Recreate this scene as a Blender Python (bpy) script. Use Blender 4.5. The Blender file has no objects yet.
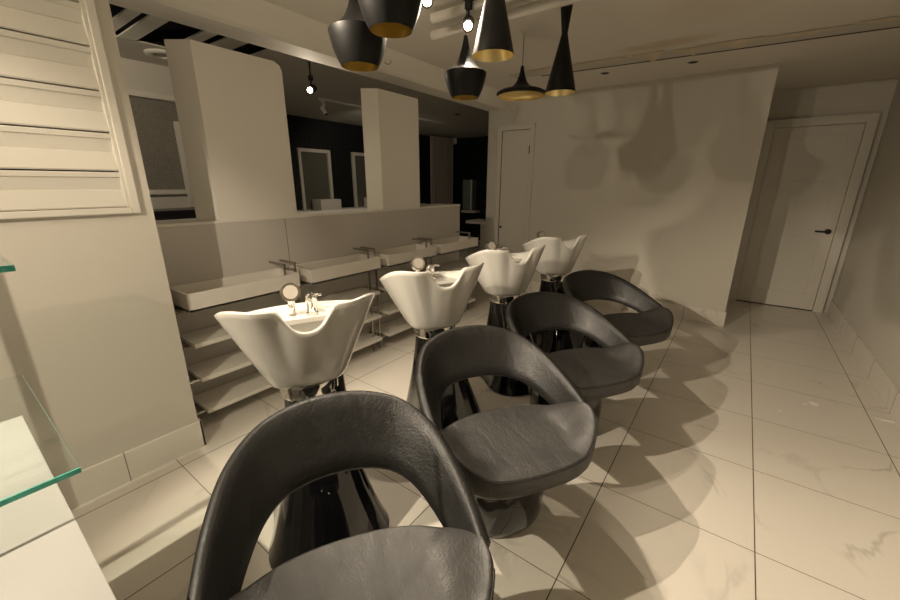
import bpy, bmesh, math, random
from mathutils import Vector, Matrix, noise
random.seed(7)
PI = math.pi
scn = bpy.context.scene
col = scn.collection
H = 1.46

# ------------------------------------------------------------------ materials
def new_mat(name):
    m = bpy.data.materials.new(name); m.use_nodes = True
    nt = m.node_tree
    b = nt.nodes.get('Principled BSDF')
    return m, nt, b
def simple(name, c, rough=.5, metal=0., bump=0., bscale=200., spec=None, var=0., vscale=3., coat=0.):
    m, nt, b = new_mat(name)
    b.inputs['Base Color'].default_value = (*c, 1)
    b.inputs['Roughness'].default_value = rough
    b.inputs['Metallic'].default_value = metal
    if coat: b.inputs['Coat Weight'].default_value = coat; b.inputs['Coat Roughness'].default_value = .05
    if spec is not None: b.inputs['Specular IOR Level'].default_value = spec
    if bump or var:
        tc = nt.nodes.new('ShaderNodeTexCoord')
    if var:
        n = nt.nodes.new('ShaderNodeTexNoise'); n.inputs['Scale'].default_value = vscale; n.inputs['Detail'].default_value = 4
        nt.links.new(tc.outputs['Object'], n.inputs['Vector'])
        mx = nt.nodes.new('ShaderNodeMix'); mx.data_type = 'RGBA'
        mx.inputs[6].default_value = (*[x*(1-var) for x in c], 1); mx.inputs[7].default_value = (*[min(1, x*(1+var)) for x in c], 1)
        nt.links.new(n.outputs['Fac'], mx.inputs[0]); nt.links.new(mx.outputs[2], b.inputs['Base Color'])
    if bump:
        n = nt.nodes.new('ShaderNodeTexNoise'); n.inputs['Scale'].default_value = bscale; n.inputs['Detail'].default_value = 5
        nt.links.new(tc.outputs['Object'], n.inputs['Vector'])
        bp = nt.nodes.new('ShaderNodeBump'); bp.inputs['Strength'].default_value = bump; bp.inputs['Distance'].default_value = .004
        nt.links.new(n.outputs['Fac'], bp.inputs['Height']); nt.links.new(bp.outputs['Normal'], b.inputs['Normal'])
    return m

def marble(name, grid=True, ox=.29, px=.619, oy=1.145, py=.602):
    m, nt, b = new_mat(name)
    L = nt.links; N = nt.nodes
    tc = N.new('ShaderNodeTexCoord')
    sep = N.new('ShaderNodeSeparateXYZ'); L.new(tc.outputs['Object'], sep.inputs[0])
    def math_(op, a, bb=None, c=None):
        n = N.new('ShaderNodeMath'); n.operation = op
        for i, v in enumerate((a, bb, c)):
            if v is None: continue
            if isinstance(v, (int, float)): n.inputs[i].default_value = v
            else: L.new(v, n.inputs[i])
        return n.outputs[0]
    # per tile offset so veins break at joints
    vx = math_('DIVIDE', math_('SUBTRACT', sep.outputs[0], ox), px)
    vy = math_('DIVIDE', math_('SUBTRACT', sep.outputs[1], oy), py)
    ix = math_('FLOOR', vx); iy = math_('FLOOR', vy)
    comb = N.new('ShaderNodeCombineXYZ'); L.new(ix, comb.inputs[0]); L.new(iy, comb.inputs[1])
    wn = N.new('ShaderNodeTexWhiteNoise'); wn.noise_dimensions = '2D'; L.new(comb.outputs[0], wn.inputs['Vector'])
    sc = N.new('ShaderNodeVectorMath'); sc.operation = 'SCALE'; sc.inputs['Scale'].default_value = 9.
    L.new(wn.outputs['Color'], sc.inputs[0])
    ad = N.new('ShaderNodeVectorMath'); ad.operation = 'ADD'; L.new(tc.outputs['Object'], ad.inputs[0]); L.new(sc.outputs[0], ad.inputs[1])
    n1 = N.new('ShaderNodeTexNoise'); n1.inputs['Scale'].default_value = 1.5; n1.inputs['Detail'].default_value = 5; n1.inputs['Distortion'].default_value = .9
    L.new(ad.outputs[0], n1.inputs['Vector'])
    v = math_('ABSOLUTE', math_('SUBTRACT', n1.outputs['Fac'], .5))
    vein = math_('SUBTRACT', 1., math_('MULTIPLY', v, 42.)); 
    cl = N.new('ShaderNodeClamp'); L.new(vein, cl.inputs[0])
    n2 = N.new('ShaderNodeTexNoise'); n2.inputs['Scale'].default_value = 2.3; n2.inputs['Detail'].default_value = 2
    L.new(ad.outputs[0], n2.inputs['Vector'])
    msk = N.new('ShaderNodeMapRange'); msk.inputs[1].default_value = .5; msk.inputs[2].default_value = .68; L.new(n2.outputs['Fac'], msk.inputs[0])
    vf = math_('MULTIPLY', math_('MULTIPLY', cl.outputs[0], msk.outputs[0]), .55)
    mx = N.new('ShaderNodeMix'); mx.data_type = 'RGBA'
    mx.inputs[6].default_value = (.74, .70, .63, 1); mx.inputs[7].default_value = (.40, .38, .34, 1)
    L.new(vf, mx.inputs[0])
    out = mx.outputs[2]
    if grid:
        def line(vv, w):
            fr = math_('FRACT', vv); d = math_('MINIMUM', fr, math_('SUBTRACT', 1., fr))
            return math_('LESS_THAN', d, w)
        g1 = line(vx, .0036); g2 = line(vy, .0026)
        g = math_('MAXIMUM', g1, g2)
        mg = N.new('ShaderNodeMix'); mg.data_type = 'RGBA'; L.new(g, mg.inputs[0]); L.new(out, mg.inputs[6])
        mg.inputs[7].default_value = (.09, .065, .04, 1)
        out = mg.outputs[2]
        rr = N.new('ShaderNodeMapRange'); rr.inputs[3].default_value = .27; rr.inputs[4].default_value = .8; L.new(g, rr.inputs[0])
        L.new(rr.outputs[0], b.inputs['Roughness'])
        bp = N.new('ShaderNodeBump'); bp.inputs['Strength'].default_value = .4; bp.inputs['Distance'].default_value = .002; bp.invert = True
        L.new(g, bp.inputs['Height']); L.new(bp.outputs['Normal'], b.inputs['Normal'])
    else:
        b.inputs['Roughness'].default_value = .3
    L.new(out, b.inputs['Base Color'])
    return m

def leather(name, base=(.007, .0067, .0064), spec=.6):
    m, nt, b = new_mat(name); N = nt.nodes; L = nt.links
    tc = N.new('ShaderNodeTexCoord')
    b.inputs['Base Color'].default_value = (*base, 1)
    b.inputs['Specular IOR Level'].default_value = spec
    n = N.new('ShaderNodeTexNoise'); n.inputs['Scale'].default_value = 7; n.inputs['Detail'].default_value = 6; n.inputs['Distortion'].default_value = .8
    mp = N.new('ShaderNodeMapping'); mp.inputs['Scale'].default_value = (1, 2.6, 1.4); L.new(tc.outputs['Object'], mp.inputs[0]); L.new(mp.outputs[0], n.inputs['Vector'])
    r = N.new('ShaderNodeMapRange'); r.inputs[1].default_value = .3; r.inputs[2].default_value = .7; r.inputs[3].default_value = .43; r.inputs[4].default_value = .56
    L.new(n.outputs['Fac'], r.inputs[0]); L.new(r.outputs[0], b.inputs['Roughness'])
    v = N.new('ShaderNodeTexNoise'); v.inputs['Scale'].default_value = 130; v.inputs['Detail'].default_value = 3; L.new(tc.outputs['Object'], v.inputs['Vector'])
    mix = N.new('ShaderNodeMath'); mix.operation = 'MULTIPLY_ADD'; mix.inputs[1].default_value = 2.2; L.new(n.outputs['Fac'], mix.inputs[0]); L.new(v.outputs['Fac'], mix.inputs[2])
    bp = N.new('ShaderNodeBump'); bp.inputs['Strength'].default_value = .35; bp.inputs['Distance'].default_value = .004
    L.new(mix.outputs[0], bp.inputs['Height']); L.new(bp.outputs['Normal'], b.inputs['Normal'])
    return m

def wallpaper(name):
    m, nt, b = new_mat(name); N = nt.nodes; L = nt.links
    tc = N.new('ShaderNodeTexCoord'); w = N.new('ShaderNodeTexNoise'); w.inputs['Scale'].default_value = 34; w.inputs['Detail'].default_value = 4; w.inputs['Distortion'].default_value = 2.5
    L.new(tc.outputs['Object'], w.inputs['Vector'])
    cr = N.new('ShaderNodeValToRGB'); cr.color_ramp.elements[0].position = .46; cr.color_ramp.elements[1].position = .54
    cr.color_ramp.elements[0].color = (.19, .175, .145, 1); cr.color_ramp.elements[1].color = (.24, .225, .19, 1)
    L.new(w.outputs['Fac'], cr.inputs[0]); L.new(cr.outputs[0], b.inputs['Base Color']); b.inputs['Roughness'].default_value = .6
    return m
def ribbed(name, axis=1, c0=(.004, .004, .005), c1=(.012, .012, .014)):
    m, nt, b = new_mat(name); N = nt.nodes; L = nt.links
    tc = N.new('ShaderNodeTexCoord'); w = N.new('ShaderNodeTexWave'); w.bands_direction = 'XYZ'[axis]; w.inputs['Scale'].default_value = 3.2
    L.new(tc.outputs['Object'], w.inputs['Vector'])
    mx = N.new('ShaderNodeMix'); mx.data_type = 'RGBA'; mx.inputs[6].default_value = (*c0, 1); mx.inputs[7].default_value = (*c1, 1)
    L.new(w.outputs['Fac'], mx.inputs[0]); L.new(mx.outputs[2], b.inputs['Base Color']); b.inputs['Roughness'].default_value = .7
    return m
def ceiling_mat(name):
    m, nt, b = new_mat(name); N = nt.nodes; L = nt.links
    tc = N.new('ShaderNodeTexCoord')
    # water stain: soft blob along the peeled seam, broken up by noise
    sep = N.new('ShaderNodeSeparateXYZ'); L.new(tc.outputs['Object'], sep.inputs[0])
    def blob(cx, cy, rx, ry):
        def M(op, a, c):
            n = N.new('ShaderNodeMath'); n.operation = op
            for i, v in enumerate((a, c)):
                if isinstance(v, (int, float)): n.inputs[i].default_value = v
                else: L.new(v, n.inputs[i])
            return n.outputs[0]
        a = M('POWER', M('DIVIDE', M('SUBTRACT', sep.outputs[0], cx), rx), 2.)
        c = M('POWER', M('DIVIDE', M('SUBTRACT', sep.outputs[1], cy), ry), 2.)
        d = M('SUBTRACT', 1., M('ADD', a, c)); return M('MAXIMUM', d, 0.)
    b1 = blob(-.72, 3.74, .42, .12); b2 = blob(-.35, 3.1, .38, .4)
    ad = N.new('ShaderNodeMath'); ad.operation = 'MULTIPLY_ADD'; L.new(b2, ad.inputs[0]); ad.inputs[1].default_value = .35; L.new(b1, ad.inputs[2])
    n = N.new('ShaderNodeTexNoise'); n.inputs['Scale'].default_value = 9; n.inputs['Detail'].default_value = 5; L.new(tc.outputs['Object'], n.inputs['Vector'])
    mu = N.new('ShaderNodeMath'); mu.operation = 'MULTIPLY'; mu.use_clamp = True; L.new(ad.outputs[0], mu.inputs[0]); L.new(n.outputs['Fac'], mu.inputs[1])
    mx = N.new('ShaderNodeMix'); mx.data_type = 'RGBA'; mx.inputs[6].default_value = (.78, .735, .655, 1); mx.inputs[7].default_value = (.52, .34, .13, 1)
    L.new(mu.outputs[0], mx.inputs[0]); L.new(mx.outputs[2], b.inputs['Base Color']); b.inputs['Roughness'].default_value = .8
    return m

M = dict(
    wall=simple('wall_paint', (.62, .59, .52), .65, bump=.05, bscale=60),
    white=simple('white_laminate', (.80, .77, .71), .35),
    panelwall=simple('grey_gloss_panel', (.60, .57, .53), .22, spec=.5),
    trim=simple('white_trim', (.68, .65, .58), .4),
    ceil=ceiling_mat('ceiling_paint'),
    ceil2=simple('ceiling_plain', (.60, .57, .51), .8),
    beam=simple('beam_paint_lit', (.90, .86, .78), .7),  # paler than the ceiling: light on the riser is put into the colour
    floor=marble('marble_floor_tile'),
    base=marble('marble_baseboard', grid=False),
    leather=leather('black_leather'), litseatleather=leather('lit_black_seat_leather', (.026, .0249, .0237), .75),  # seat copy is lightened to stand in for stronger light on the seats
    gloss=simple('black_gloss_shell', (.006, .006, .007), .07, coat=.5),
    ceramic=simple('white_ceramic', (.58, .568, .53), .12, coat=.6),
    chrome=simple('chrome', (.82, .80, .77), .09, 1.),
    chrome2=simple('brushed_steel', (.42, .40, .37), .22, 1.),
    lampblk=simple('black_lamp_paint', (.005, .0047, .0045), .48, spec=.22),
    gold=simple('beaten_gold', (.96, .80, .40), .34, 1., bump=.35, bscale=60),
    black=simple('matt_black', (.008, .008, .008), .6),
    void=simple('dark_void', (.004, .004, .004), .9),
    grout=simple('grout', (.09, .065, .045), .8),
    wallpaper=wallpaper('damask_wallpaper'),
    rib=ribbed('black_ribbed_wall', 1, (.002, .002, .003), (.007, .007, .009)),
    darkglass=simple('dark_glass', (.01, .014, .013), .1),
    curtain=simple('curtain_cloth', (.34, .29, .24), .8),
    reflmirror=simple('mirror_painted_reflection', (.20, .20, .165), .12, .35),  # grey-beige base paints in the reflection of a lit wall
    mirror=simple('mirror_glass', (.62, .66, .62), .06, 1.),
    counter=simple('black_counter', (.012, .012, .014), .3),
    hose=simple('tan_hose', (.55, .42, .25), .4),
    rubber=simple('cream_spray_face', (.38, .35, .30), .5),
    paper=simple('paper_scrap', (.85, .83, .78), .7),
    peel=simple('peeled_paint', (.66, .57, .43), .75, var=.18, vscale=12),
    desk=simple('white_desk', (.50, .49, .485), .18),
)
def glass():
    m, nt, b = new_mat('clear_glass'); N = nt.nodes; L = nt.links
    tr = N.new('ShaderNodeBsdfTransparent'); tr.inputs[0].default_value = (.955, .975, .965, 1)
    gl = N.new('ShaderNodeBsdfGlossy'); gl.inputs['Roughness'].default_value = .015
    lw = N.new('ShaderNodeLayerWeight'); lw.inputs[0].default_value = .5
    pw = N.new('ShaderNodeMath'); pw.operation = 'POWER'; L.new(lw.outputs['Facing'], pw.inputs[0]); pw.inputs[1].default_value = 5.
    fr = N.new('ShaderNodeMath'); fr.operation = 'MULTIPLY_ADD'; L.new(pw.outputs[0], fr.inputs[0]); fr.inputs[1].default_value = .7; fr.inputs[2].default_value = .04
    mx = N.new('ShaderNodeMixShader'); L.new(fr.outputs[0], mx.inputs[0]); L.new(tr.outputs[0], mx.inputs[1]); L.new(gl.outputs[0], mx.inputs[2])
    L.new(mx.outputs[0], N['Material Output'].inputs['Surface']); N.remove(b)
    return m
M['glass'] = glass()
def edge_glass():
    m, nt, b = new_mat('glass_green_edge'); N = nt.nodes; L = nt.links
    tc = N.new('ShaderNodeTexCoord'); n = N.new('ShaderNodeTexNoise'); n.inputs['Scale'].default_value = 45
    L.new(tc.outputs['Object'], n.inputs['Vector'])
    mx = N.new('ShaderNodeMix'); mx.data_type = 'RGBA'; mx.inputs[6].default_value = (.0, .22, .17, 1); mx.inputs[7].default_value = (.15, .75, .60, 1)
    L.new(n.outputs['Fac'], mx.inputs[0]); L.new(mx.outputs[2], b.inputs['Base Color']); b.inputs['Roughness'].default_value = .12
    return m
M['edge'] = edge_glass()
def emis(name, c, s):
    m, nt, b = new_mat(name); b.inputs['Base Color'].default_value = (*c, 1)
    b.inputs['Emission Color'].default_value = (*c, 1); b.inputs['Emission Strength'].default_value = s
    return m
M['bulb'] = emis('lit_spot_lens', (1., .82, .55), 28.)
M['bulb_dim'] = emis('lit_ledge', (1., .9, .7), 2.)
M['bulboff'] = simple('frosted_bulb', (.8, .7, .5), .3)

# ------------------------------------------------------------------ mesh helpers
def link(name, bm, mat, parent=None, smooth=False, loc=None, rz=0, angle=None):
    me = bpy.data.meshes.new(name)
    bmesh.ops.recalc_face_normals(bm, faces=bm.faces[:])
    bm.to_mesh(me); bm.free()
    me.materials.append(mat)
    if smooth:
        for p in me.polygons: p.use_smooth = True
        if angle:
            try: me.set_sharp_from_angle(angle=angle)
            except Exception: pass
    o = bpy.data.objects.new(name, me); col.objects.link(o)
    if parent: o.parent = parent
    if loc: o.location = loc
    if rz: o.rotation_euler[2] = rz
    return o
def box(bm, x0, x1, y0, y1, z0, z1, bev=0., seg=2):
    r = bmesh.ops.create_cube(bm, size=1)
    vs = r['verts']
    for v in vs:
        v.co = Vector((x0+(v.co.x+.5)*(x1-x0), y0+(v.co.y+.5)*(y1-y0), z0+(v.co.z+.5)*(z1-z0)))
    if bev:
        es = list({e for v in vs for e in v.link_edges})
        bmesh.ops.bevel(bm, geom=es, offset=bev, segments=seg, profile=.6, affect='EDGES')
def bx(name, mat, dims, parent=None, bev=0., **k):
    bm = bmesh.new(); box(bm, *dims, bev=bev); return link(name, bm, mat, parent, **k)
def tube(bm, pts, r, n=12, cap=True, r2=None):
    pts = [Vector(p) for p in pts]; rings = []
    prev = None
    for i, p in enumerate(pts):
        d = (pts[min(i+1, len(pts)-1)] - pts[max(i-1, 0)]).normalized()
        if prev is None:
            a = d.cross(Vector((0, 0, 1)))
            if a.length < 1e-3: a = d.cross(Vector((1, 0, 0)))
            a.normalize()
        else:
            a = (prev - d*prev.dot(d)).normalized()
        prev = a; b = d.cross(a)
        rr = r if r2 is None else r + (r2-r)*i/(len(pts)-1)
        rings.append([bm.verts.new(p + (a*math.cos(2*PI*k/n) + b*math.sin(2*PI*k/n))*rr) for k in range(n)])
    for i in range(len(rings)-1):
        for k in range(n): bm.faces.new((rings[i][k], rings[i][(k+1) % n], rings[i+1][(k+1) % n], rings[i+1][k]))
    if cap: bm.faces.new(rings[0][::-1]); bm.faces.new(rings[-1])
def loft(bm, rings, closed=True, cap0=False, cap1=False):
    vr = [[bm.verts.new(p) for p in r] for r in rings]; n = len(rings[0])
    for i in range(len(vr)-1):
        for k in range(n if closed else n-1):
            bm.faces.new((vr[i][k], vr[i][(k+1) % n], vr[i+1][(k+1) % n], vr[i+1][k]))
    if cap0: bm.faces.new(vr[0][::-1])
    if cap1: bm.faces.new(vr[-1])
    return vr
def lathe(bm, prof, n=48, c=(0, 0, 0), cap0=False, cap1=False):
    rings = [[Vector((c[0]+r*math.cos(2*PI*k/n), c[1]+r*math.sin(2*PI*k/n), c[2]+z)) for k in range(n)] for r, z in prof]
    loft(bm, rings, True, cap0, cap1)
def thing(name, label, cat, loc=(0, 0, 0), rz=0, group=None):
    o = bpy.data.objects.new(name, None); col.objects.link(o); o.empty_display_size = .1
    o.location = loc; o.rotation_euler = (0, 0, rz); o['label'] = label; o['category'] = cat
    if group: o['group'] = group
    return o
def tag(o, label, cat, group=None):
    o['label'] = label; o['category'] = cat
    if group: o['group'] = group
    return o
def struct(o): o['kind'] = 'structure'; return o
def sm(x, a, b):
    t = max(0., min(1., (x-a)/(b-a))); return t*t*(3-2*t)
def lerp(a, b, t): return a+(b-a)*t

# ------------------------------------------------------------------ room shell
WX = -2.285     # left column face
HX = -2.66      # half wall face
BY = 4.88       # back wall
DY = 6.17       # corridor end wall
RX = 1.042      # right wall
CZ = 2.5
struct(bx('floor', M['floor'], (-9, 3.0, -3.0, 10.0, -.1, 0)))
# ceilings: salon ceiling, back room ceiling with an open bay
struct(bx('ceiling', M['ceil'], (-2.70, RX+.1, -3.0, DY+.1, CZ, CZ+.1)))
bm = bmesh.new()
box(bm, -8, -4.35, -1, 10, 2.6, 2.612); box(bm, -4.35, -2.95, 2.28, 10, 2.6, 2.612); box(bm, -4.35, -2.95, -1, .75, 2.6, 2.612)
struct(link('ceiling_back_room', bm, M['ceil2']))
struct(bx('ceiling_void', M['void'], (-4.4, -2.9, .7, 2.35, 2.95, 3.0)))
bm = bmesh.new(); box(bm, -4.42, -4.36, .7, 2.35, 2.613, 3.0); box(bm, -2.94, -2.9, .7, 2.35, 2.6, 3.0); box(bm, -4.4, -2.9, .66, .7, 2.613, 3.0); box(bm, -4.4, -2.9, 2.35, 2.4, 2.613, 3.0)
struct(link('trim_void_sides', bm, M['void']))
# beam with coved riser above the half wall
bm = bmesh.new()
for y in (-.0,):
    pr_ = [(-2.955, 2.39), (-2.735, 2.39), (-2.70, 2.405), (-2.62, 2.45), (-2.50, CZ+.002), (-2.50, CZ+.1), (-2.955, CZ+.1)]
    r0 = [Vector((x, -3.0, z)) for x, z in pr_]; r1 = [Vector((x, BY+.05, z)) for x, z in pr_]
    loft(bm, [r0, r1], True, True, True)
struct(link('ceiling_beam', bm, M['beam']))
# left wall column with window opening
bm = bmesh.new()
box(bm, WX-.375, WX, -3.0, .686, 0, 1.325); box(bm, WX-.375, WX, .63, .686, 1.325, 2.39); box(bm, WX-.375, WX, -3.0, -1.2, 1.325, 2.39)
box(bm, WX-.375, WX, -1.2, .63, 2.30, 2.39); box(bm, WX-.375, WX-.30, -1.2, .63, 1.325, 2.30)
box(bm, WX-.36, WX, -3, .686, 2.39, 2.5)
struct(link('wall_left', bm, M['wall']))
struct(bx('wall_half', M['panelwall'], (HX-.30, HX, .686, 3.80, 0, 1.215)))
struct(bx('trim_half_wall_cap', M['white'], (HX-.305, HX+.004, .686, 3.805, 1.215, 1.232), bev=.002))
for i, y in enumerate((1.70, 2.70)):
    pass
# seams of the glossy panels
bm = bmesh.new()
for y in (1.585,): box(bm, HX-.001, HX+.0008, y, y+.003, .0, 1.214)
struct(link('trim_panel_seams', bm, M['grout']))
bm = bmesh.new(); box(bm, -2.955, .045, BY, BY+.15, 0, CZ)
struct(link('wall_back', bm, M['wall']))
struct(bx('wall_corridor_left', M['wall'], (-.1, .045, BY+.15, DY, 0, CZ)))
struct(bx('wall_corridor_end', M['wall'], (-.1, RX+.1, DY+.03, DY+.15, 0, CZ)))
struct(bx('wall_right', M['wall'], (RX, RX+.12, -3.0, DY+.03, 0, CZ)))
struct(bx('wall_behind', M['wall'], (-2.6, RX+.1, -3.12, -3.0, 0, CZ)))
# tile baseboards (marble pieces with joints)
def baseboard(name, dims, joints, axis):
    o = bx(name, M['base'], dims, bev=.003); struct(o)
    bm = bmesh.new()
    for j in joints:
        x0, x1, y0, y1, z0, z1 = dims
        if axis == 1: box(bm, x0-.0006, x1+.0006, j-.0015, j+.0015, z0, z1+.0006)
        else: box(bm, j-.0015, j+.0015, y0-.0006, y1+.0006, z0, z1+.0006)
    struct(link(name.replace('baseboard', 'trim')+'_joint', bm, M['grout']))
baseboard('baseboard_left', (WX, WX+.014, -3.0, .700, 0, .165), (-.26, .343), 1)
baseboard('baseboard_left_return', (WX-.37, WX+.014, .686, .700, 0, .165), (), 0)
baseboard('baseboard_back', (-2.95, .058, BY-.014, BY, 0, .165), (-2.186, -1.567, -.948, -.329), 0)
baseboard('baseboard_corridor_left', (.045, .058, BY, DY+.02, 0, .165), (5.36,), 1)
baseboard('baseboard_right', (RX-.014, RX, -3.0, DY, 0, .165), (1.145, 1.747, 2.349, 2.951, 3.553, 4.155, 4.757, 5.36), 1)

# ------------------------------------------------------------------ corridor door and closet door
def door(n, x0, x1, ztop, Y, cas, rails, casing_right=True):
    """x0..x1 slab opening, in a wall whose face is y=Y; casing width cas"""
    d = bpy.data.objects.new('door_%d' % n, None); col.objects.link(d); d.location = (0, Y, 0); d['kind'] = 'structure'
    bm = bmesh.new()
    box(bm, x0-cas, x0, -.022, .012, 0, ztop+cas, .003); box(bm, x1, x1+cas, -.022, .012, 0, ztop+cas, .003); box(bm, x0, x1, -.022, .012, ztop, ztop+cas, .003)
    box(bm, x0-cas-.012, x0-cas, -.03, .012, 0, ztop+cas+.012, .002); box(bm, x1+cas, x1+cas+.012, -.03, .012, 0, ztop+cas+.012, .002); box(bm, x0-cas-.012, x1+cas+.012, -.03, .012, ztop+cas, ztop+cas+.012, .002)
    link('door_frame', bm, M['trim'], d)
    s = bx('door_slab', M['trim'], (x0+.004, x1-.004, -.004, .02, .012, ztop-.004), d, bev=.002)
    return d, s
d1, s1 = door(1, .14, .895, 2.09, DY, .075, None)
bm = bmesh.new()
# shaker frame raised around recessed panels
for (a, b, c, e) in ((.144, .891, 1.98, 2.085), (.144, .25, .2, 1.98), (.785, .891, .2, 1.98), (.25, .785, 1.50, 1.508), (.25, .785, .86, .868), (.144, .891, .012, .2)):
    box(bm, a, b, -.009, -.003, c, e, .0012)
link('door_panel', bm, M['trim'], d1)
bm = bmesh.new(); box(bm, .144, .891, -.006, .01, .0, .011); link('door_gap', bm, M['void'], d1)
bm = bmesh.new()
tube(bm, [(.835, -.004, .95), (.835, -.02, .95)], .03, 24); tube(bm, [(.835, -.02, .95), (.835, -.06, .95)], .011, 12)
tube(bm, [(.84, -.055, .95), (.78, -.058, .95), (.72, -.055, .951)], .0095, 12)
link('door_handle', bm, M['black'], d1, smooth=True, angle=.6)
d2, s2 = door(2, -2.735, -2.325, 2.13, BY, .05, None)
bm = bmesh.new(); tube(bm, [(-2.70, -.004, .88), (-2.70, -.03, .88)], .013, 16); link('door_knob', bm, M['black'], d2, smooth=True, angle=.6)
bm = bmesh.new(); box(bm, -2.328, -2.318, -.026, -.02, 1.83, 1.93); link('hinge', bm, M['black'], d2)
bm = bmesh.new(); box(bm, -2.737, -2.731, -.012, -.003, 0, 2.13); box(bm, -2.329, -2.323, -.012, -.003, 0, 2.13); box(bm, -2.737, -2.323, -.012, -.003, 2.126, 2.132); link('door_gap', bm, M['void'], d2)

# ------------------------------------------------------------------ window shutters on the left wall
w = bpy.data.objects.new('window_1', None); col.objects.link(w); w.location = (WX, 0, 0); w['kind'] = 'structure'
bm = bmesh.new()
fx0, fx1 = -.03, .028
box(bm, fx0, fx1, .598, .630, 1.325, 2.36, .004); box(bm, fx0, fx1, -1.25, .598, 1.325, 1.352, .004); box(bm, fx0, fx1, -1.25, -1.2, 1.325, 2.36, .004); box(bm, fx0, fx1, -1.25, .63, 2.30, 2.36, .004)
box(bm, fx0, .018, .584, .600, 1.352, 2.30, .003)
link('window_frame', bm, M['trim'], w)
zs = [1.352, 1.508, 1.668, 1.832, 1.996, 2.150, 2.306]
for i in range(6):
    z0, z1 = zs[i]+.002, zs[i+1]-.004
    # tilted louvre: upper edge recedes, lower edge comes into the room, with a soft step in the middle
    zm = lerp(z0, z1, .52)
    prf = [(.014, z0), (.018, z0+.006), (.002, zm-.004), (-.006, zm), (-.004, zm+.004), (.008, z1-.024), (.015, z1-.020), (.018, z1-.004), (.014, z1), (-.03, z1), (-.03, z0)]
    bm = bmesh.new(); loft(bm, [[Vector((x, -1.2, z)) for x, z in prf], [Vector((x, .585, z)) for x, z in prf]], True, True, True)
    link('louvre', bm, M['trim'], w)
bx('window_backing', M['void'], (-.045, -.034, -1.2, .58, 1.33, 2.33), w)

# ------------------------------------------------------------------ white mirror backs standing on the half wall
def mirror_back(y0, y1, label, n=.05):
    t = thing('mirror_panel', label, 'panel', (HX, y0, 1.232), 0, None)
    th = .035; w_ = y1-y0; hh = 1.0; wd = .145
    dx, dy = -.805*wd, -.593*wd
    # main slab with clipped upper corner
    prf = [(0, 0), (w_, 0), (w_, hh-n), (w_-n*.25, hh-n*.4), (w_-n, hh), (0, hh)]
    bm = bmesh.new(); loft(bm, [[Vector((-th, y, z)) for y, z in prf], [Vector((0, y, z)) for y, z in prf]], True, True, True)
    link('panel_board', bm, M['white'], t)
    bm = bmesh.new()
    nx, ny = -.593*.02, .805*.02
    q = [(0, 0), (dx, dy), (dx+nx*1.6, dy+ny*1.6), (-th, .02)]
    loft(bm, [[Vector((x, y, 0)) for x, y in q], [Vector((x, y, hh)) for x, y in q]], True, True, True)
    link('side_flange', bm, M['white'], t)
    bm = bmesh.new(); box(bm, -th-.006, -th, .05, w_-.03, .04, hh-.04); link('mirror_pane', bm, M['mirror'], t)
    return t
mirror_back(1.14, 1.69, 'wide white mirror panel nearest the shuttered window, on the half wall')
mirror_back(2.57, 3.09, 'white mirror panel farther from the shuttered window, on the half wall beside the curtain', n=.008)

# ------------------------------------------------------------------ tray shelving along the half wall
def shelf_unit(y0, y1, label):
    t = thing('tray_shelf_unit', label, 'shelf', (HX, y0, 0), 0, 'white tray shelf units along the half wall')
    L_ = y1-y0; D = .275; z0, z1 = .762, .868; th = .016
    bm = bmesh.new()
    box(bm, .004, D, 0, L_, z0, z0+.014, .0015); box(bm, D-th, D, 0, L_, z0, z1, .0015); box(bm, .004, .004+th, 0, L_, z0, z1, .0015)
    box(bm, .004+th, D-th, 0, th, z0, z1, .001); box(bm, .004+th, D-th, L_-th, L_, z0, z1, .001)
    link('tray', bm, M['white'], t)
    for z in (.565, .348, .135):
        bm = bmesh.new(); box(bm, .004, D-.02, 0, L_, z-.026, z, .004); link('shelf_board', bm, M['white'], t)
    for yy in (-.060, L_-.050):
        bm = bmesh.new()
        box(bm, .176, .190, yy-.006, yy+.006, 0, .915, .001); box(bm, .0, .192, yy-.007, yy+.007, .912, .928, .002)
        link('steel_post', bm, M['chrome2'], t)
        for z in (.755, .532, .315, .102):
            bx('shelf_bracket', M['chrome2'], (.01, .19, yy-.004, max(yy+.004, .012 if yy < 0 else -1), z-.006, z+.006), t)
    return t
shelf_unit(.785, 1.48, 'white tray shelf unit with steel posts beside the tiled column, nearest the camera')
shelf_unit(1.57, 2.245, 'white tray shelf unit second from the tiled column, behind the nearest wash basin')
shelf_unit(2.335, 3.01, 'white tray shelf unit third from the tiled column, behind the second wash basin')
shelf_unit(3.10, 3.785, 'white tray shelf unit farthest away at the open end of the half wall')

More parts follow.
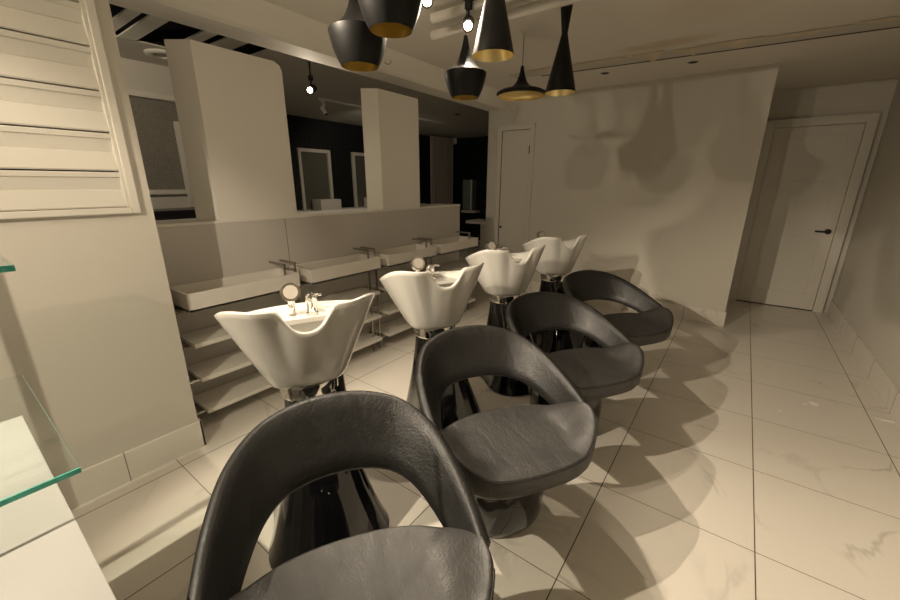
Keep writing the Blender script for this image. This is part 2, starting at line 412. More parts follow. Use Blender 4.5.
# ------------------------------------------------------------------ wash basins
AZ = math.radians(116)                 # facing azimuth from +Y towards +X
RZ = PI/2-AZ                           # local +x = facing
def supel(phi, af, ab, b, e=2.6):
    c, s = math.cos(phi), math.sin(phi)
    a = af if c > 0 else ab
    r = 1/((abs(c)/a)**e + (abs(s)/b)**e)**(1/e)
    return r*c, r*s
NB = 96
def rimz(f, s):
    z = .905 + .085*sm(f, -.30, .16)
    z += .012*sm(abs(s), .1, .3)*sm(f, 0, .15) + .026*sm(f, -.16, .15)
    q_ = min(1., abs(s)/.112)
    notch = (1-q_**2.6)**1.3*sm(f, .02, .10)
    return z - .098*notch
def make_basin(label, loc):
    t = thing('wash_basin', label, 'basin', (loc[0], loc[1], 0), RZ, 'white shampoo basins in a row')
    bm = bmesh.new()
    rings = []
    zb = .675
    def outl(k, tt, off=0.):
        phi = 2*PI*(k+.5)/NB
        f1, s1 = supel(phi, .205, .29, .305, 2.3)       # rim
        f0, s0 = supel(phi, .115, .15, .155, 2.6)       # bottom
        g = tt**.95
        f, s = lerp(f0, f1, g), lerp(s0, s1, g)
        if off:
            r = math.hypot(f, s); f *= (r-off)/r; s *= (r-off)/r
        zr = rimz(f1, s1)
        # pinch in the front face below the neck notch
        f -= .03*(1-sm(abs(s1), .08, .2))*sm(f1, .05, .15)*(tt**1.5)
        return f, s, lerp(zb, zr, tt)
    for j in range(-2, 17):
        if j == -2: rings.append([Vector((outl(k, 0)[0]*.1, outl(k, 0)[1]*.1, zb-.004)) for k in range(NB)]); continue
        if j == -1: rings.append([Vector((outl(k, 0)[0]*.94, outl(k, 0)[1]*.94, zb-.004)) for k in range(NB)]); continue
        tt = j/16
        rings.append([Vector(outl(k, tt)) for k in range(NB)])
    # rolled rim
    rings.append([Vector(outl(k, 1, .007)) + Vector((0, 0, .006)) for k in range(NB)])
    rings.append([Vector(outl(k, 1, .018)) + Vector((0, 0, .004)) for k in range(NB)])
    for j in range(12, 1, -1):
        tt = j/13
        rr = []
        for k in range(NB):
            f, s, z = outl(k, tt, .026)
            rr.append(Vector((f, s, z)))
        rings.append(rr)
    last = rings[-1]
    rings.append([Vector((p.x*.5, p.y*.5, p.z-.008)) for p in last])
    rings.append([Vector((p.x*.05, p.y*.05, p.z-.012)) for p in last])
    loft(bm, rings, True, True, True)
    bowl = link('bowl', bm, M['ceramic'], t, smooth=True)
    # rear tap ledge
    bm = bmesh.new()
    lv = []
    for z, sc in ((.865, .80), (.880, .84), (.886, .80)):
        ring = []
        for k in range(48):
            a = PI/2 + PI*k/47
            f, s = supel(a, .1, .285*sc/.84, .28*sc/.84, 2.3)
            ring.append(Vector((min(f, -.115), s*.86, z)))
        lv.append(ring)
    loft(bm, lv, True, True, True)
    link('tap_ledge', bm, M['ceramic'], t, smooth=True, angle=.9)
    # collar, pedestal, rear post, waste hose
    bm = bmesh.new(); lathe(bm, [(.118, .605), (.122, .612), (.122, .655), (.117, .668), (.08, .672)], 48, cap0=True, cap1=True)
    link('chrome_collar', bm, M['chrome'], t, smooth=True, angle=.5)
    bm = bmesh.new()
    R_ = []
    for j in range(15):
        tt = j/14; z = lerp(0, .607, tt)
        g = (1-tt)**1.4; gf = (1-tt)**.85
        af, ab, b_ = lerp(.105, .41, gf), lerp(.105, .16, g), lerp(.105, .215, g)
        def pp(k, d):
            f, s_ = supel(2*PI*k/64, af-d, ab-d, b_-d, 2.6)
            return f, s_*(1+.38*sm(f, .02, .34))
        if j == 0: R_.append([Vector((*pp(k, .015), 0)) for k in range(64)]); z = .012
        R_.append([Vector((*pp(k, 0), z)) for k in range(64)])
    loft(bm, R_, True, True, True)
    link('pedestal', bm, M['gloss'], t, smooth=True, angle=.8)
    bm = bmesh.new(); tube(bm, [(-.02, .128, .30), (-.02, .128, .674)], .022, 20); link('tilt_post', bm, M['black'], t, smooth=True, angle=.6)
    bm = bmesh.new()
    tube(bm, [(-.09, .12, .68), (-.12, .16, .58), (-.16, .18, .4), (-.16, .17, .2), (-.12, .13, .08)], .010, 12)
    link('waste_hose', bm, M['hose'], t, smooth=True)
    # hand shower and mixer
    tp = bpy.data.objects.new('hand_shower', None)
    bm = bmesh.new()
    y = -.018; x = -.20; zt = .878
    lathe(bm, [(.020, 0), (.020, .006), (.014, .010), (.014, .03), (.016, .033), (.016, .055), (.013, .06)], 24, (x, y, zt), True, True)
    tube(bm, [(x, y, zt+.055), (x+.002, y, zt+.075), (x+.012, y, zt+.095)], .016, 16)
    lathe_c = Vector((x+.012, y, zt+.115)); d = Vector((.88, 0, .30)).normalized()
    tube(bm, [lathe_c-d*.022, lathe_c-d*.012, lathe_c+d*.004, lathe_c+d*.010], .042, 28)
    tube(bm, [lathe_c-d*.034, lathe_c-d*.02], .022, 24)
    hs = link('hand_shower', bm, M['chrome'], t, smooth=True, angle=.6)
    bm = bmesh.new(); tube(bm, [lathe_c+d*.0102, lathe_c+d*.0125], .031, 28); link('spray_face', bm, M['rubber'], hs, smooth=True, angle=.6)
    bm = bmesh.new(); y2 = .068
    lathe(bm, [(.030, 0), (.030, .006), (.024, .012), (.024, .05), (.027, .055), (.027, .082), (.019, .096), (.004, .1)], 28, (x, y2, zt), True, True)
    tube(bm, [(x, y2, zt+.03), (x+.05, y2, zt+.035), (x+.065, y2, zt+.022)], .009, 14)
    mxr = link('mixer_tap', bm, M['chrome'], t, smooth=True, angle=.6)
    bm = bmesh.new(); tube(bm, [(x-.005, y2, zt+.086), (x+.03, y2+.02, zt+.098), (x+.06, y2+.035, zt+.10)], .0075, 12, r2=.005); link('lever', bm, M['chrome'], mxr, smooth=True)
    return t

# ------------------------------------------------------------------ tub chairs
def make_chair(label, loc):
    t = thing('salon_chair', label, 'chair', (loc[0], loc[1], 0), RZ-math.radians(7), 'black tub chairs in front of the basins')
    # seat pan: polar grid around (.16, 0)
    NA = 132; C0 = .155
    def plan(phi, k=1.):
        if math.cos(phi) > 0: f, s = supel(phi, .225, .2, .335, 3.1)
        else: f, s = supel(phi, .2, .205, .335, 2.3)
        s *= 1-.13*sm(f, .04, .225)
        return C0+f*k, s*k
    def wing(phi):
        a = abs(math.degrees(math.atan2(math.sin(phi), math.cos(phi))))
        return sm(a, 46, 84)*(1-sm(a, 88, 122))
    def top(phi, r):
        z = .468 + .016*r*r - .010*sm(r, .7, 1)*max(0, math.cos(phi))**3
        return z + (.088*wing(phi))*sm(r, .58, 1.0)**1.25
    bm = bmesh.new(); rings = []
    for r in (.02, .15, .3, .45, .55, .62, .68, .74, .80, .85, .89, .925, .95, .972):
        rings.append([Vector((*plan(2*PI*k/NA, r), top(2*PI*k/NA, r))) for k in range(NA)])
    for r, dz in ((.990, -.004), (1.0, -.016)):
        rings.append([Vector((*plan(2*PI*k/NA, r), top(2*PI*k/NA, 1)+dz)) for k in range(NA)])
    for u, r in ((.35, 1.0), (.7, .985), (.9, .95), (1., .90)):
        rings.append([Vector((*plan(2*PI*k/NA, r), lerp(top(2*PI*k/NA, 1)-.016, .385, u))) for k in range(NA)])
    rings.append([Vector((*plan(2*PI*k/NA, .5), .376)) for k in range(NA)])
    rings.append([Vector((*plan(2*PI*k/NA, .02), .374)) for k in range(NA)])
    loft(bm, rings, True, True, True)
    seat = link('seat', bm, M['litseatleather'], t, smooth=True)
    bm = bmesh.new()
    pts = []
    for k in range(-38, 39):
        phi = math.radians(k*2.0)
        pts.append(Vector((*plan(phi, .996), top(phi, 1)-.007)))
    tube(bm, pts, .0032, 8); link('seam_piping', bm, M['leather'], seat, smooth=True)
    # backrest band: lower and upper edge curves, mirrored
    Tc = [(-.392, 0, .762), (-.374, .125, .755), (-.315, .235, .731), (-.205, .305, .692), (-.065, .336, .642), (.075, .343, .592), (.165, .336, .562)]
    Bc = [(-.255, 0, .540), (-.245, .09, .538), (-.21, .17, .531), (-.145, .225, .517), (-.055, .262, .492), (.045, .290, .462), (.145, .305, .435)]
    def full(Cv):
        return [Vector((p[0], -p[1], p[2])) for p in Cv[:0:-1]] + [Vector(p) for p in Cv]
    def cat(P, t):
        n = len(P)-1; x = t*n; i = min(int(x), n-1); u = x-i
        p0 = P[i-1] if i > 0 else P[0]*2-P[1]; p1 = P[i]; p2 = P[i+1]; p3 = P[i+2] if i+2 <= n else P[n]*2-P[n-1]
        return .5*((2*p1)+(p2-p0)*u+(2*p0-5*p1+4*p2-p3)*u*u+(3*p1-p0-3*p2+p3)*u**3)
    TT, BB = full(Tc), full(Bc)
    bm = bmesh.new(); rings = []
    NS = 84
    for i in range(NS+1):
        v = i/NS; u = abs(v*2-1)
        B, T = cat(BB, v), cat(TT, v)
        tg = (cat(TT, min(1, v+.01))-cat(TT, max(0, v-.01))).normalized()
        up = (T-B); L_ = up.length; up.normalize()
        out = tg.cross(up).normalized()
        if out.dot(Vector((T.x-.1, T.y, .0))) < 0: out = -out
        th = lerp(.046, .036, u)/2
        ring = []
        for (au, ao) in ((0, -.5), (0, -.0), (0, .5), (.04, 1), (.25, 1.12), (.5, 1.15), (.75, 1.12), (.93, 1), (.99, .6), (1, 0), (.99, -.6), (.94, -.95), (.75, -1.0), (.5, -1.), (.25, -1.0), (.04, -.95)):
            ring.append(B + up*(L_*au) + out*(th*ao))
        rings.append(ring)
    loft(bm, rings, True, True, True)
    link('backrest', bm, M['leather'], t, smooth=True, angle=1.3)
    # glossy tub base under the seat
    bm = bmesh.new(); R_ = []
    for z, k_ in ((0, .84), (.012, .90), (.05, .97), (.12, 1.0), (.2, 1.0), (.27, .96), (.33, .86), (.37, .74)):
        R_.append([Vector((p[0]*k_ + .02, p[1]*k_, z)) for p in [supel(2*PI*k/56, .20, .21, .205, 2.3) for k in range(56)]])
    loft(bm, R_, True, True, True); link('base', bm, M['gloss'], t, smooth=True, angle=.9)
    return t

U = [(-1.385, .85), (-1.36, 1.69), (-1.35, 2.55), (-1.31, 3.42)]
fx, fy = math.sin(AZ), math.cos(AZ)
BL = ['white ceramic wash basin nearest the camera, its neck notch facing the viewer',
      'white ceramic wash basin second from the camera, behind the second black chair',
      'white ceramic wash basin third from the camera, overlapping the farthest basin',
      'white ceramic wash basin farthest from the camera, in front of the plain back wall']
CL = ['black leather tub chair nearest the camera, cut off by the bottom of the photo',
      'black leather tub chair second from the camera, whole seat in view',
      'black leather tub chair third from the camera, glossy black shell seen through its back',
      'black leather tub chair farthest from the camera, next to the back wall']
CO = [.76, .76, .76, .76]
def dup(root, loc, label):
    r = root.copy(); col.objects.link(r); r.location = (loc[0], loc[1], 0); r['label'] = label
    for ch in list(root.children):
        c = ch.copy(); col.objects.link(c); c.parent = r
        for g in list(ch.children):
            d = g.copy(); col.objects.link(d); d.parent = c
    return r
b0 = make_basin(BL[0], U[0]); c0 = make_chair(CL[0], (U[0][0]+fx*CO[0]-.01, U[0][1]+fy*CO[0]-.015))
CD = [(0, 0), (-.035, -.03), (-.03, -.07), (-.04, -.06)]
for i in (1, 2, 3):
    dup(b0, U[i], BL[i]); dup(c0, (U[i][0]+fx*CO[i]+CD[i][0], U[i][1]+fy*CO[i]+CD[i][1]), CL[i])

# ------------------------------------------------------------------ pendant lamps
def pendant(kind, x, y, z, label, group=None):
    names = dict(fat='fat_pendant_lamp', tall='tall_pendant_lamp', wide='wide_pendant_lamp', cone='tall_pendant_lamp')
    t = thing(names[kind], label, 'pendant lamp', (x, y, z), 0, 'black and gold pendant lamps')
    if kind == 'fat':
        prof = [(.076, 0), (.087, .018), (.103, .055), (.114, .095), (.1195, .122), (.119, .129), (.110, .135), (.082, .149), (.056, .175), (.038, .208), (.024, .25), (.015, .29), (.010, .315)]
        op = .078
    elif kind == 'cone':
        prof = [(.095, 0), (.090, .03), (.030, .33), (.0225, .37), (.022, .375), (.034, .47)]
    elif kind == 'tall':
        prof = [(.095, 0), (.086, .04), (.026, .29), (.0185, .325), (.0185, .33), (.036, .47)]
    else:
        prof = [(.170, 0), (.180, .012), (.178, .022), (.150, .036), (.09, .052), (.06, .068), (.038, .095), (.022, .135), (.013, .175), (.011, .195)]
    bm = bmesh.new(); top = prof[-1]
    lathe(bm, prof + [(.004, top[1]+.002)], 64, cap1=True)
    sh = link('lamp_shade', bm, M['lampblk'], t, smooth=True, angle=.6)
    bm = bmesh.new()
    n_in = [(max(.004, r-.003), zz) for r, zz in prof[:-1]]
    n_in[0] = (prof[0][0]-.0002, 0)
    lathe(bm, n_in + [(.003, n_in[-1][1])], 64, cap1=True)
    link('gold_lining', bm, M['gold'], t, smooth=True)
    bm = bmesh.new(); zc = .10 if kind != 'wide' else .045
    r0 = .02
    lathe(bm, [(.002, zc-r0)] + [(r0*math.sin(a*PI/8), zc-r0*math.cos(a*PI/8)) for a in range(1, 7)] + [(.012, zc+.03)], 20, cap0=True, cap1=True)
    if kind == 'tall' or kind == 'cone': pass
    link('bulb', bm, M['bulboff'], t, smooth=True)
    bm = bmesh.new(); tube(bm, [(0, 0, top[1]), (0, 0, CZ-z-.02)], .0025, 8); link('cord', bm, M['black'], t)
    bm = bmesh.new(); lathe(bm, [(.018, CZ-z-.012), (.022, CZ-z-.008), (.022, CZ-z-.0005)], 24, cap0=True, cap1=True); link('ceiling_rose', bm, M['trim'], t, smooth=True, angle=.6)
    return t
pendant('fat', -1.402, 1.258, 1.931, 'round-bellied black pendant lamp, leftmost of the hanging cluster')
pendant('fat', -1.136, 1.177, 1.99, 'round-bellied black pendant lamp nearest the camera, its top cut off by the frame')
pendant('fat', -1.411, 2.058, 1.939, 'small-looking pot-shaped black pendant lamp hanging below the lit spotlight')
pendant('tall', -1.029, 1.719, 2.015, 'tall black cone pendant lamp in the middle, its top cut off by the frame')
pendant('wide', -1.458, 2.855, 2.082, 'wide flat disc-shaped black pendant lamp with gold underside')
pendant('tall', -1.057, 2.606, 2.014, 'tall hourglass-shaped black pendant lamp, rightmost of the cluster')

# ------------------------------------------------------------------ spotlights
def spotlight(name, x, y, z, aim, label, top=CZ, lit=True, white=False, power=0, spot=1.2, blend=.5, stem_mat='black', size=.015):
    t = thing(name, label, 'spotlight', (x, y, z), 0, None if not white else None)
    d = Vector(aim).normalized(); c = Vector((0, 0, 0))
    mat = M['trim'] if white else M['black']
    bm = bmesh.new(); tube(bm, [c-d*.09, c-d*.05, c-d*.0, c+d*.02], .034 if not white else .03, 24)
    link('lamp_body', bm, mat, t, smooth=True, angle=.6)
    bm = bmesh.new(); tube(bm, [c-d*.03+Vector((0, 0, .03)), c-d*.03+Vector((0, 0, .09)), Vector((-d.x*.03, -d.y*.03, top-z-.03))], .008, 10)
    box(bm, -.016-d.x*.03, .016-d.x*.03, -.016-d.y*.03, .016-d.y*.03, .085, .125)
    box(bm, -.03-d.x*.03, .03-d.x*.03, -.03-d.y*.03, .03-d.y*.03, top-z-.04, top-z-.0005)
    link('bracket', bm, mat, t)
    bm = bmesh.new(); tube(bm, [c+d*.0202, c+d*.026], .023, 24)
    link('lens', bm, M['bulb'] if lit else M['lampblk'], t, smooth=True, angle=.6)
    if power:
        l = bpy.data.lights.new('spot_beam', 'SPOT'); l.energy = power; l.color = (1., .84, .64); l.spot_size = spot; l.spot_blend = blend; l.shadow_soft_size = size
        lo = bpy.data.objects.new('spot_beam', l); col.objects.link(lo); lo.parent = t
        lo.location = d*.035; lo.rotation_euler = d.to_track_quat('-Z', 'Y').to_euler()
    return t
def toward(p, q): return Vector(q)-Vector(p)
S = [
    ('spotlight', (-1.438, 2.118, 2.327), (-.3, .3, 1.2), 'lit black spotlight seen head-on between the pot-shaped and cone lamps', 40, 2.2),
    ('spotlight', (-1.501, 1.829, 2.371), (-.2, .2, 1.2), 'lit black spotlight at the top edge of the photo, right of the nearest pendant', 40, 2.2),
]
for nme, p, q, lab, pw, ss in S:
    spotlight(nme, *p, toward(p, q), lab, power=pw, spot=ss)
# unseen lamps above / behind the frame; shuttered-wall, mirror-panel and farthest spots are added fill
HID = [((-1.80, -1.0, 2.33), (-.3, 1.4, 0.), 235, 1.25), ((-1.68, .50, 2.33), (-.5, 2.3, 0.), 128, 1.45), ((-1.88, -1.45, 2.33), (-1.0, 4.9, 1.55), 55, .95), ((-.6, -1.2, 2.33), (-2.285, -.1, 1.0), 125, .96),
       ((-1.72, -1.25, 2.33), (-2.75, 1.15, 1.75), 34, .62), ((-1.25, -1.6, 2.33), (-.9, 4.9, 1.65), 50, .72)]
for k, (p, q, pw, ss) in enumerate(HID):
    spotlight('spotlight', *p, toward(p, q), ['black track spotlight above the frame near the window, aimed along the chairs',
              'black track spotlight above the frame over the nearest basin', 'black track spotlight behind the camera, aimed at the plain back wall', 'added unseen spotlight behind the camera, brightening the shuttered wall',
              'added unseen spotlight behind the camera, brightening the first white mirror panel', 'added unseen spotlight farthest behind the camera, filling light high on the back wall'][k], power=pw, spot=ss)
# back room lights; the pair hidden by column and panel is added as fill
p = (-3.45, 2.47, 2.30)
spotlight('spotlight', *p, (.55, -.75, -.35), 'lit black spotlight hanging on a thin stem in the opening between the two white panels', top=2.6, power=12, spot=2.6)
spotlight('spotlight', -3.5, .35, 2.40, (-.9, .75, -.75), 'added fill spotlight in the back room, unseen behind the shuttered window column', top=2.6, power=34, spot=2.0)
spotlight('spotlight', -4.5, 4.35, 2.40, (-.7, .75, -.6), 'added fill spotlight in the back room, unseen behind the second white panel', top=2.6, power=22, spot=2.0)
p = (-5., 3.79, 2.42)
t = spotlight('wall_spotlight', *p, (.55, .3, -1), 'unlit white cylinder spotlight under the back room ceiling', top=2.6, lit=False, white=True)
bx('ceiling_rail', M['trim'], (-5.02, -4.98, 3.7, 6.5, 2.575, 2.5995)); tag(bpy.data.objects['ceiling_rail'], 'thin white lighting rail on the back room ceiling beyond the half wall', 'rail')

# ------------------------------------------------------------------ ceiling pipes, battens, vents, peeling seam
for k, (yy, zz, xa, lab) in enumerate(((2.20, 2.445, -1.76, 'upper white pipe under the ceiling, farther from the back wall'), (2.40, 2.435, -1.92, 'lower white pipe under the ceiling, nearer the back wall'))):
    bm = bmesh.new(); tube(bm, [(xa, yy, zz), (xa+.02, yy, zz), (RX-.01, yy, zz)], .029, 24)
    o = link('ceiling_pipe', bm, M['trim'], None, smooth=True, angle=.6); tag(o, lab, 'pipe', 'white ceiling pipes')
struct(bx('trim_pipe_rail', M['black'], (-1.5, RX-.01, 2.285, 2.315, 2.49, 2.4995)))
BT = [(1.185, 1.268), (1.316, 1.437), (1.674, 1.773), (1.851, 2.019), (2.205, 2.285)]
for k, (a, b_) in enumerate(BT):
    o = bx('ceiling_batten', M['trim'], (-4.36, -2.94, a, b_, 2.60, 2.612)); tag(o, 'white ceiling batten, number %s from the window across the dark ceiling opening' % ['one', 'two', 'three', 'four', 'five'][k], 'batten', 'white battens across the dark opening')
bm = bmesh.new(); lathe(bm, [(.10, 2.585), (.13, 2.575), (.16, 2.585), (.165, 2.5995)], 40, (-4.55, 1.72, 0)); lathe(bm, [(.10, 2.585), (.10, 2.5995)], 40, (-4.55, 1.72, 0))
tag(link('ceiling_vent', bm, M['trim'], None, smooth=True), 'round white ceiling vent beside the dark opening above the wallpapered wall', 'vent')
for (x, y, lab) in ((-1.307, 4.312, 'small dark recessed ceiling hole nearer the tall hourglass lamp'), (-.576, 4.40, 'small dark recessed ceiling hole nearer the corridor')):
    t = thing('recessed_downlight', lab, 'downlight', (x, y, CZ), 0, 'recessed ceiling holes')
    bm = bmesh.new(); lathe(bm, [(.052, -.0005), (.052, -.004), (.040, -.004), (.040, -.0005)], 32); link('rim', bm, M['trim'], t, smooth=True, angle=.6)
    bm = bmesh.new(); lathe(bm, [(.040, -.0012), (.002, -.0012)], 32, cap1=True); link('opening', bm, M['void'], t)
for (x, y) in ((-4.6, 5.0), (-4.2, 5.9)):
    t = thing('recessed_downlight', 'small dark recessed light in the back room ceiling, %s' % ('nearer the second white panel' if y < 5.5 else 'farther back toward the curtain'), 'downlight', (x, y, 2.6), 0, 'back room recessed lights')
    bm = bmesh.new(); lathe(bm, [(.05, -.001), (.05, -.005), (.035, -.005), (.035, -.001)], 24, cap1=True); link('rim', bm, M['counter'], t)
# seam: dark groove, moulding strip and peeling paint
def sy(x): return 4.058 + (x+1.662)*.098
bm = bmesh.new()
q = [(-1.85, sy(-1.85)), (RX-.005, sy(RX)), (RX-.005, sy(RX)+.009), (-1.85, sy(-1.85)+.009)]
loft(bm, [[Vector((x, y, CZ-.006)) for x, y in q], [Vector((x, y, CZ-.0002)) for x, y in q]], True, True, True)
struct(link('trim_ceiling_groove', bm, M['grout']))
bm = bmesh.new()
q = [(-2.1, sy(-2.1)-.20), (RX-.005, sy(RX)-.20), (RX-.005, sy(RX)-.02), (-2.1, sy(-2.1)-.02)]
loft(bm, [[Vector((x, y, CZ-.004)) for x, y in q], [Vector((x, y, CZ-.0002)) for x, y in q]], True, True, True)
struct(link('trim_ceiling_strip', bm, M['ceil2']))
rnd = random.Random(5)
tp = thing('peeling_paint', 'strip of peeling, water-stained ceiling paint along the ceiling seam', 'peeling paint', (0, 0, CZ), 0)
x = -1.9; n = 0
while x < .75:
    w_ = rnd.choice((.10, .16, .24, .38, .5))*rnd.uniform(.8, 1.2); y0 = sy(x)-.24+rnd.uniform(-.02, .02)
    big = -1.3 < x < -.1
    dpt = rnd.uniform(.05, .11)*(1.35 if big else .55); tip = rnd.uniform(.25, .75); dz = rnd.uniform(.015, .05)*(1 if big else .5)
    bm = bmesh.new(); N_ = 16; top_, bot_ = [], []
    for i in range(N_+1):
        u = i/N_
        tri = u/tip if u < tip else (1-u)/(1-tip)
        p_ = tri**rnd.choice((.9, 1., 1.15)) + rnd.uniform(-.05, .07)*(0 < i < N_)
        a = Vector((x+u*w_, y0 + .098*u*w_ + rnd.uniform(-.006, .006), -.0045))
        top_.append(a); bot_.append(a + Vector((rnd.uniform(-.004, .004), .01+dpt*max(0, p_), -.002-dz*max(0, p_)**1.5)))
    r2 = [v+Vector((0, 0, -.0015)) for v in top_]; r3 = [v+Vector((0, 0, -.0015)) for v in bot_]
    loft(bm, [top_, bot_, r3, r2, top_], False)
    link('paint_flake', bm, M['peel'], tp); x += w_*rnd.uniform(.7, 1.15); n += 1
bm = bmesh.new(); pts = [(math.cos(a)*.035, math.sin(a)*.012, -.022*math.sin(a)-.002) for a in [PI*k/10 for k in range(11)]]
tube(bm, pts, .0035, 8); o = link('ceiling_hook', bm, M['chrome2'], None, smooth=True, loc=(-2.60, 2.64, 2.445)); tag(o, 'small curved wire hook on the pale ceiling beam behind the leftmost pendant', 'hook')

# ------------------------------------------------------------------ glass étagère and white desk at the left edge
t = thing('glass_shelf_stand', 'clear glass display shelves with green edges at the left edge, over the white desk', 'glass shelf', (-1.1, .09, 0))
gx = 0.
for z in (.838, 1.303):
    g = bx('glass_shelf', M['glass'], (-.75, -.004, -1.0, 0, z-.006, z+.006), t)
    g2 = bmesh.new(); box(g2, -.004, 0, -1.0, 0, z-.006, z+.006); box(g2, -.75, -.004, -.0001, .0004, z-.0060, z-.0050)
    e_ = link('green_edge', g2, M['edge'], g)
bm = bmesh.new()
for (xx, yy) in ((-.70, -.92), (-.70, -.35)): box(bm, xx-.012, xx+.012, yy-.012, yy+.012, .0, 1.5)
link('steel_upright', bm, M['chrome2'], t)
t = thing('reception_desk', 'white glossy desk corner at the lower left, under the glass shelf', 'desk', (-1.15, -.4, 0))
bm = bmesh.new(); box(bm, -.575, .56, -.9, .455, .722, .752, .002); link('desk_top', bm, M['desk'], t)
bm = bmesh.new(); box(bm, -.55, -.52, -.88, .42, 0, .722); link('side_panel', bm, M['desk'], t)
bm = bmesh.new(); box(bm, .48, .51, -.88, .42, 0, .722); link('side_panel', bm, M['desk'], t)

# ------------------------------------------------------------------ back room
XF = -6.62
struct(bx('wall_far', M['rib'], (XF-.1, XF, 2.3, 10, 0, 2.6)))
struct(bx('wall_far_end', M['darkglass'], (XF, -2.9, 8.9, 9.0, 0, 2.6)))
struct(bx('wall_right_room', M['black'], (-2.955, -2.8, BY+.15, 9.0, 0, 2.6)))
struct(bx('baseboard_far', M['trim'], (XF, XF+.03, 2.3, 7.9, .86, .98)))
bm = bmesh.new(); box(bm, -5.1, -5.0, -.5, 2.35, 2.27, 2.6); box(bm, -5.1, -5.0, -.5, 2.35, 0, 1.39)
struct(link('wall_paper_surround', bm, M['wall']))
struct(bx('wall_papered', M['wallpaper'], (-5.1, -5.004, -.5, 2.35, 1.39, 2.27)))
struct(bx('wall_partition_end', M['wall'], (XF, -5.0, 2.35, 2.42, 0, 2.6)))
struct(bx('trim_crown', M['trim'], (-5.0, -4.95, -.5, 2.35, 2.27, 2.33), bev=.008))
struct(bx('trim_chair_rail', M['trim'], (-5.0, -4.96, -.5, 2.35, 1.34, 1.39), bev=.006))
bm = bmesh.new(); box(bm, -4.998, -4.60, .9, 2.3, 0, 1.17); box(bm, -4.998, -4.57, .9, 2.3, 1.17, 1.195)
o = link('black_counter', bm, M['counter']); tag(o, 'black counter against the patterned wallpaper wall, seen over the half wall', 'counter')
def frame(name, label, x, y0, y1, z0, z1, w_=.06, nrm=1):
    t = thing(name, label, 'mirror', (x, y0, z0))
    bm = bmesh.new(); W_, H_ = y1-y0, z1-z0
    box(bm, 0, .05*nrm, 0, w_, 0, H_, .004); box(bm, 0, .05*nrm, W_-w_, W_, 0, H_, .004); box(bm, 0, .05*nrm, w_, W_-w_, 0, w_, .004); box(bm, 0, .05*nrm, w_, W_-w_, H_-w_, H_, .004)
    link('mirror_frame', bm, M['trim'], t)
    bm = bmesh.new(); box(bm, 0.001, .015*nrm, w_, W_-w_, w_, H_-w_); link('mirror_glass', bm, M['reflmirror'], t)
    return t
frame('framed_mirror', 'tall white-framed mirror on the wallpapered wall, partly behind the first white panel', -5.0, 1.84, 2.30, 1.20, 2.08, .05)
frame('framed_mirror', 'white-framed mirror on the black wall, fully visible between the two white panels', XF, 4.32, 5.02, .55, 2.07)
frame('framed_mirror', 'white-framed mirror on the black wall, cut off by the second white panel', XF, 5.56, 6.26, .55, 2.07)
for y, lab in ((4.50, 'white box console in front of the fully visible framed mirror'), (5.78, 'white box console in front of the framed mirror cut by the second panel')):
    t = thing('white_console', lab, 'console', (XF+.06, y, 0), 0, 'white consoles by the black wall')
    bm = bmesh.new(); box(bm, 0, .28, 0, .46, .75, 1.17, .004); link('console_box', bm, M['white'], t)
    bm = bmesh.new(); box(bm, .05, .23, .08, .38, 0, .75, .004); link('console_foot', bm, M['white'], t)
# curtain
bm = bmesh.new(); fr = []
n = 90
for z in (0.02, 2.56):
    fr.append([Vector((-6.28 + .035*math.sin(i*.9) + .012*math.sin(i*2.3), 7.72+.92*i/n, z)) for i in range(n+1)])
back = [[v+Vector((-.012, 0, 0)) for v in r] for r in fr]
loft(bm, [fr[0], fr[1], back[1], back[0], fr[0]], False)
tag(link('curtain', bm, M['curtain'], None, smooth=True, angle=1.2), 'beige pleated floor-length curtain in the dark back room', 'curtain')
bm = bmesh.new(); box(bm, -6.30, -6.22, 8.66, 8.74, 2.44, 2.58, .01)
tag(link('curtain_bracket', bm, M['trim'], None), 'small white bracket at the top right corner of the curtain', 'bracket')
# display cabinet with pale panel, far end
t = thing('wall_cabinet', 'pale green-grey wall cabinet panel glimpsed in the dark beyond the curtain', 'cabinet', (-6.0, 8.7, 0))
bm = bmesh.new(); box(bm, 0, .30, 0, .19, .80, 1.56, .004); link('cabinet_panel', bm, simple('pale_green_glass', (.20, .24, .21), .3), t)
bm = bmesh.new(); box(bm, -.02, .42, -.03, .19, .73, .79, .004); box(bm, .26, .30, -.03, .0, .8, 1.56); link('cabinet_shelf', bm, M['trim'], t)
# white ledge table beyond the half wall's end and a steel stool frame
t = thing('white_side_table', 'white side table just beyond the end of the half wall, by the back wall', 'table', (-3.42, 5.05, 0))
bm = bmesh.new(); box(bm, 0, .45, 0, .35, .875, .92, .003); link('table_top', bm, M['white'], t)
bm = bmesh.new(); box(bm, .26, .45, .02, .33, 0, .875); link('table_side', bm, M['wall'], t)
t = thing('metal_stool', 'grey metal stool frame standing behind the farthest tray', 'stool', (-3.28, 4.15, 0))
bm = bmesh.new(); box(bm, 0, .38, 0, .3, .70, .73, .004); link('seat', bm, M['chrome2'], t)
for (a, b_) in ((.01, .01), (.35, .01), (.01, .27), (.35, .27)):
    bm = bmesh.new(); box(bm, a, a+.02, b_, b_+.02, 0, .70); link('leg', bm, M['chrome2'], t)

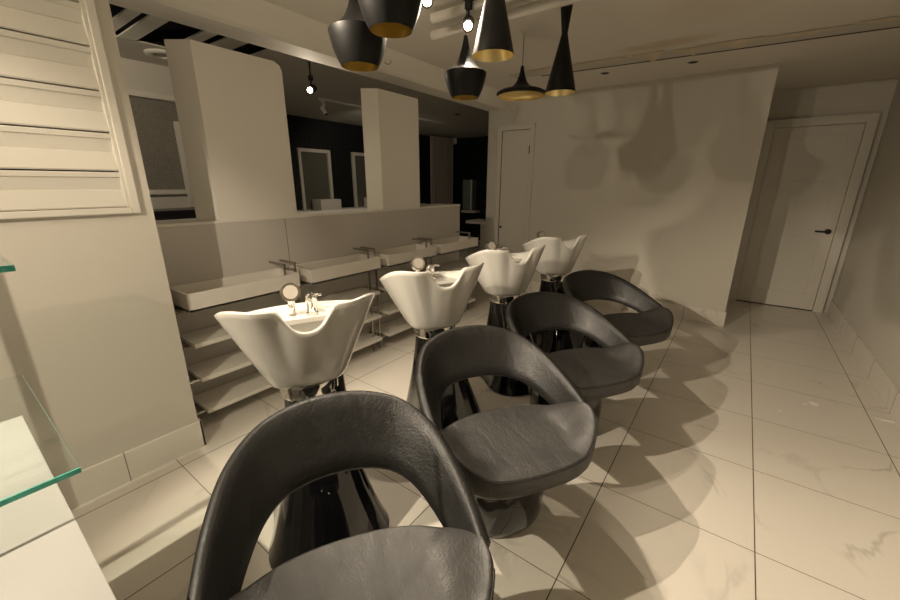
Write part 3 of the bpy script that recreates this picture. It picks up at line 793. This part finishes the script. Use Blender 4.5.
# ------------------------------------------------------------------ floor scraps
for k, (x, y, r, lab) in enumerate(((.633, 3.408, .035, 'largest torn white scrap on the floor tiles between the chairs and the right wall'), (.59, 3.37, .014, 'tiny white scrap just left of the largest scrap on the floor'),
                              (.985, 3.42, .035, 'thin elongated white scrap on the floor by the right wall'), (.44, 3.15, .012, 'tiny pale speck on the floor, left of the torn scrap and nearest the camera'), (.256, 3.744, .010, 'tiny pale speck on the floor joint, left of and beyond the torn scrap'))):
    bm = bmesh.new(); rr = random.Random(k)
    sx = 2.2 if k == 2 else 1
    ring = [Vector((r*sx*rr.uniform(.5, 1)*math.cos(a*PI/4), r*(.4 if k == 2 else 1)*rr.uniform(.5, 1)*math.sin(a*PI/4), .0006+rr.uniform(0, .004))) for a in range(8)]
    loft(bm, [ring, [v+Vector((0, 0, .0015)) for v in ring]], True, True, True)
    o = link('paper_scrap', bm, M['paper'], None, loc=(x, y, 0)); tag(o, lab, 'paper scrap', 'white scraps on the floor')

# ------------------------------------------------------------------ world, camera
wd = bpy.data.worlds.new('world'); scn.world = wd; wd.use_nodes = True
wd.node_tree.nodes['Background'].inputs[0].default_value = (.9, .85, .8, 1); wd.node_tree.nodes['Background'].inputs[1].default_value = .02
cam = bpy.data.cameras.new('camera'); co = bpy.data.objects.new('camera', cam); col.objects.link(co); scn.camera = co
F = 386.19
cam.sensor_width = 36; cam.lens = 36*F/900; cam.clip_start = .02; cam.clip_end = 60
r_ = Vector((.8046991521276446, .5936736046426819, .0033054070270282375))
dn = Vector((.17361854780924083, -.23000098235299785, -.9575782725047943))
fw = Vector((-.5677286979021408, .7711363039484138, -.2881543445987226))
m4 = Matrix((( r_.x, -dn.x, -fw.x, 0), (r_.y, -dn.y, -fw.y, 0), (r_.z, -dn.z, -fw.z, H), (0, 0, 0, 1)))
co.matrix_world = m4
scn.view_settings.view_transform = 'Standard'; scn.view_settings.look = 'None'; scn.view_settings.gamma = 1
scn.view_settings.use_curve_mapping = False
scn.view_settings.exposure = .33
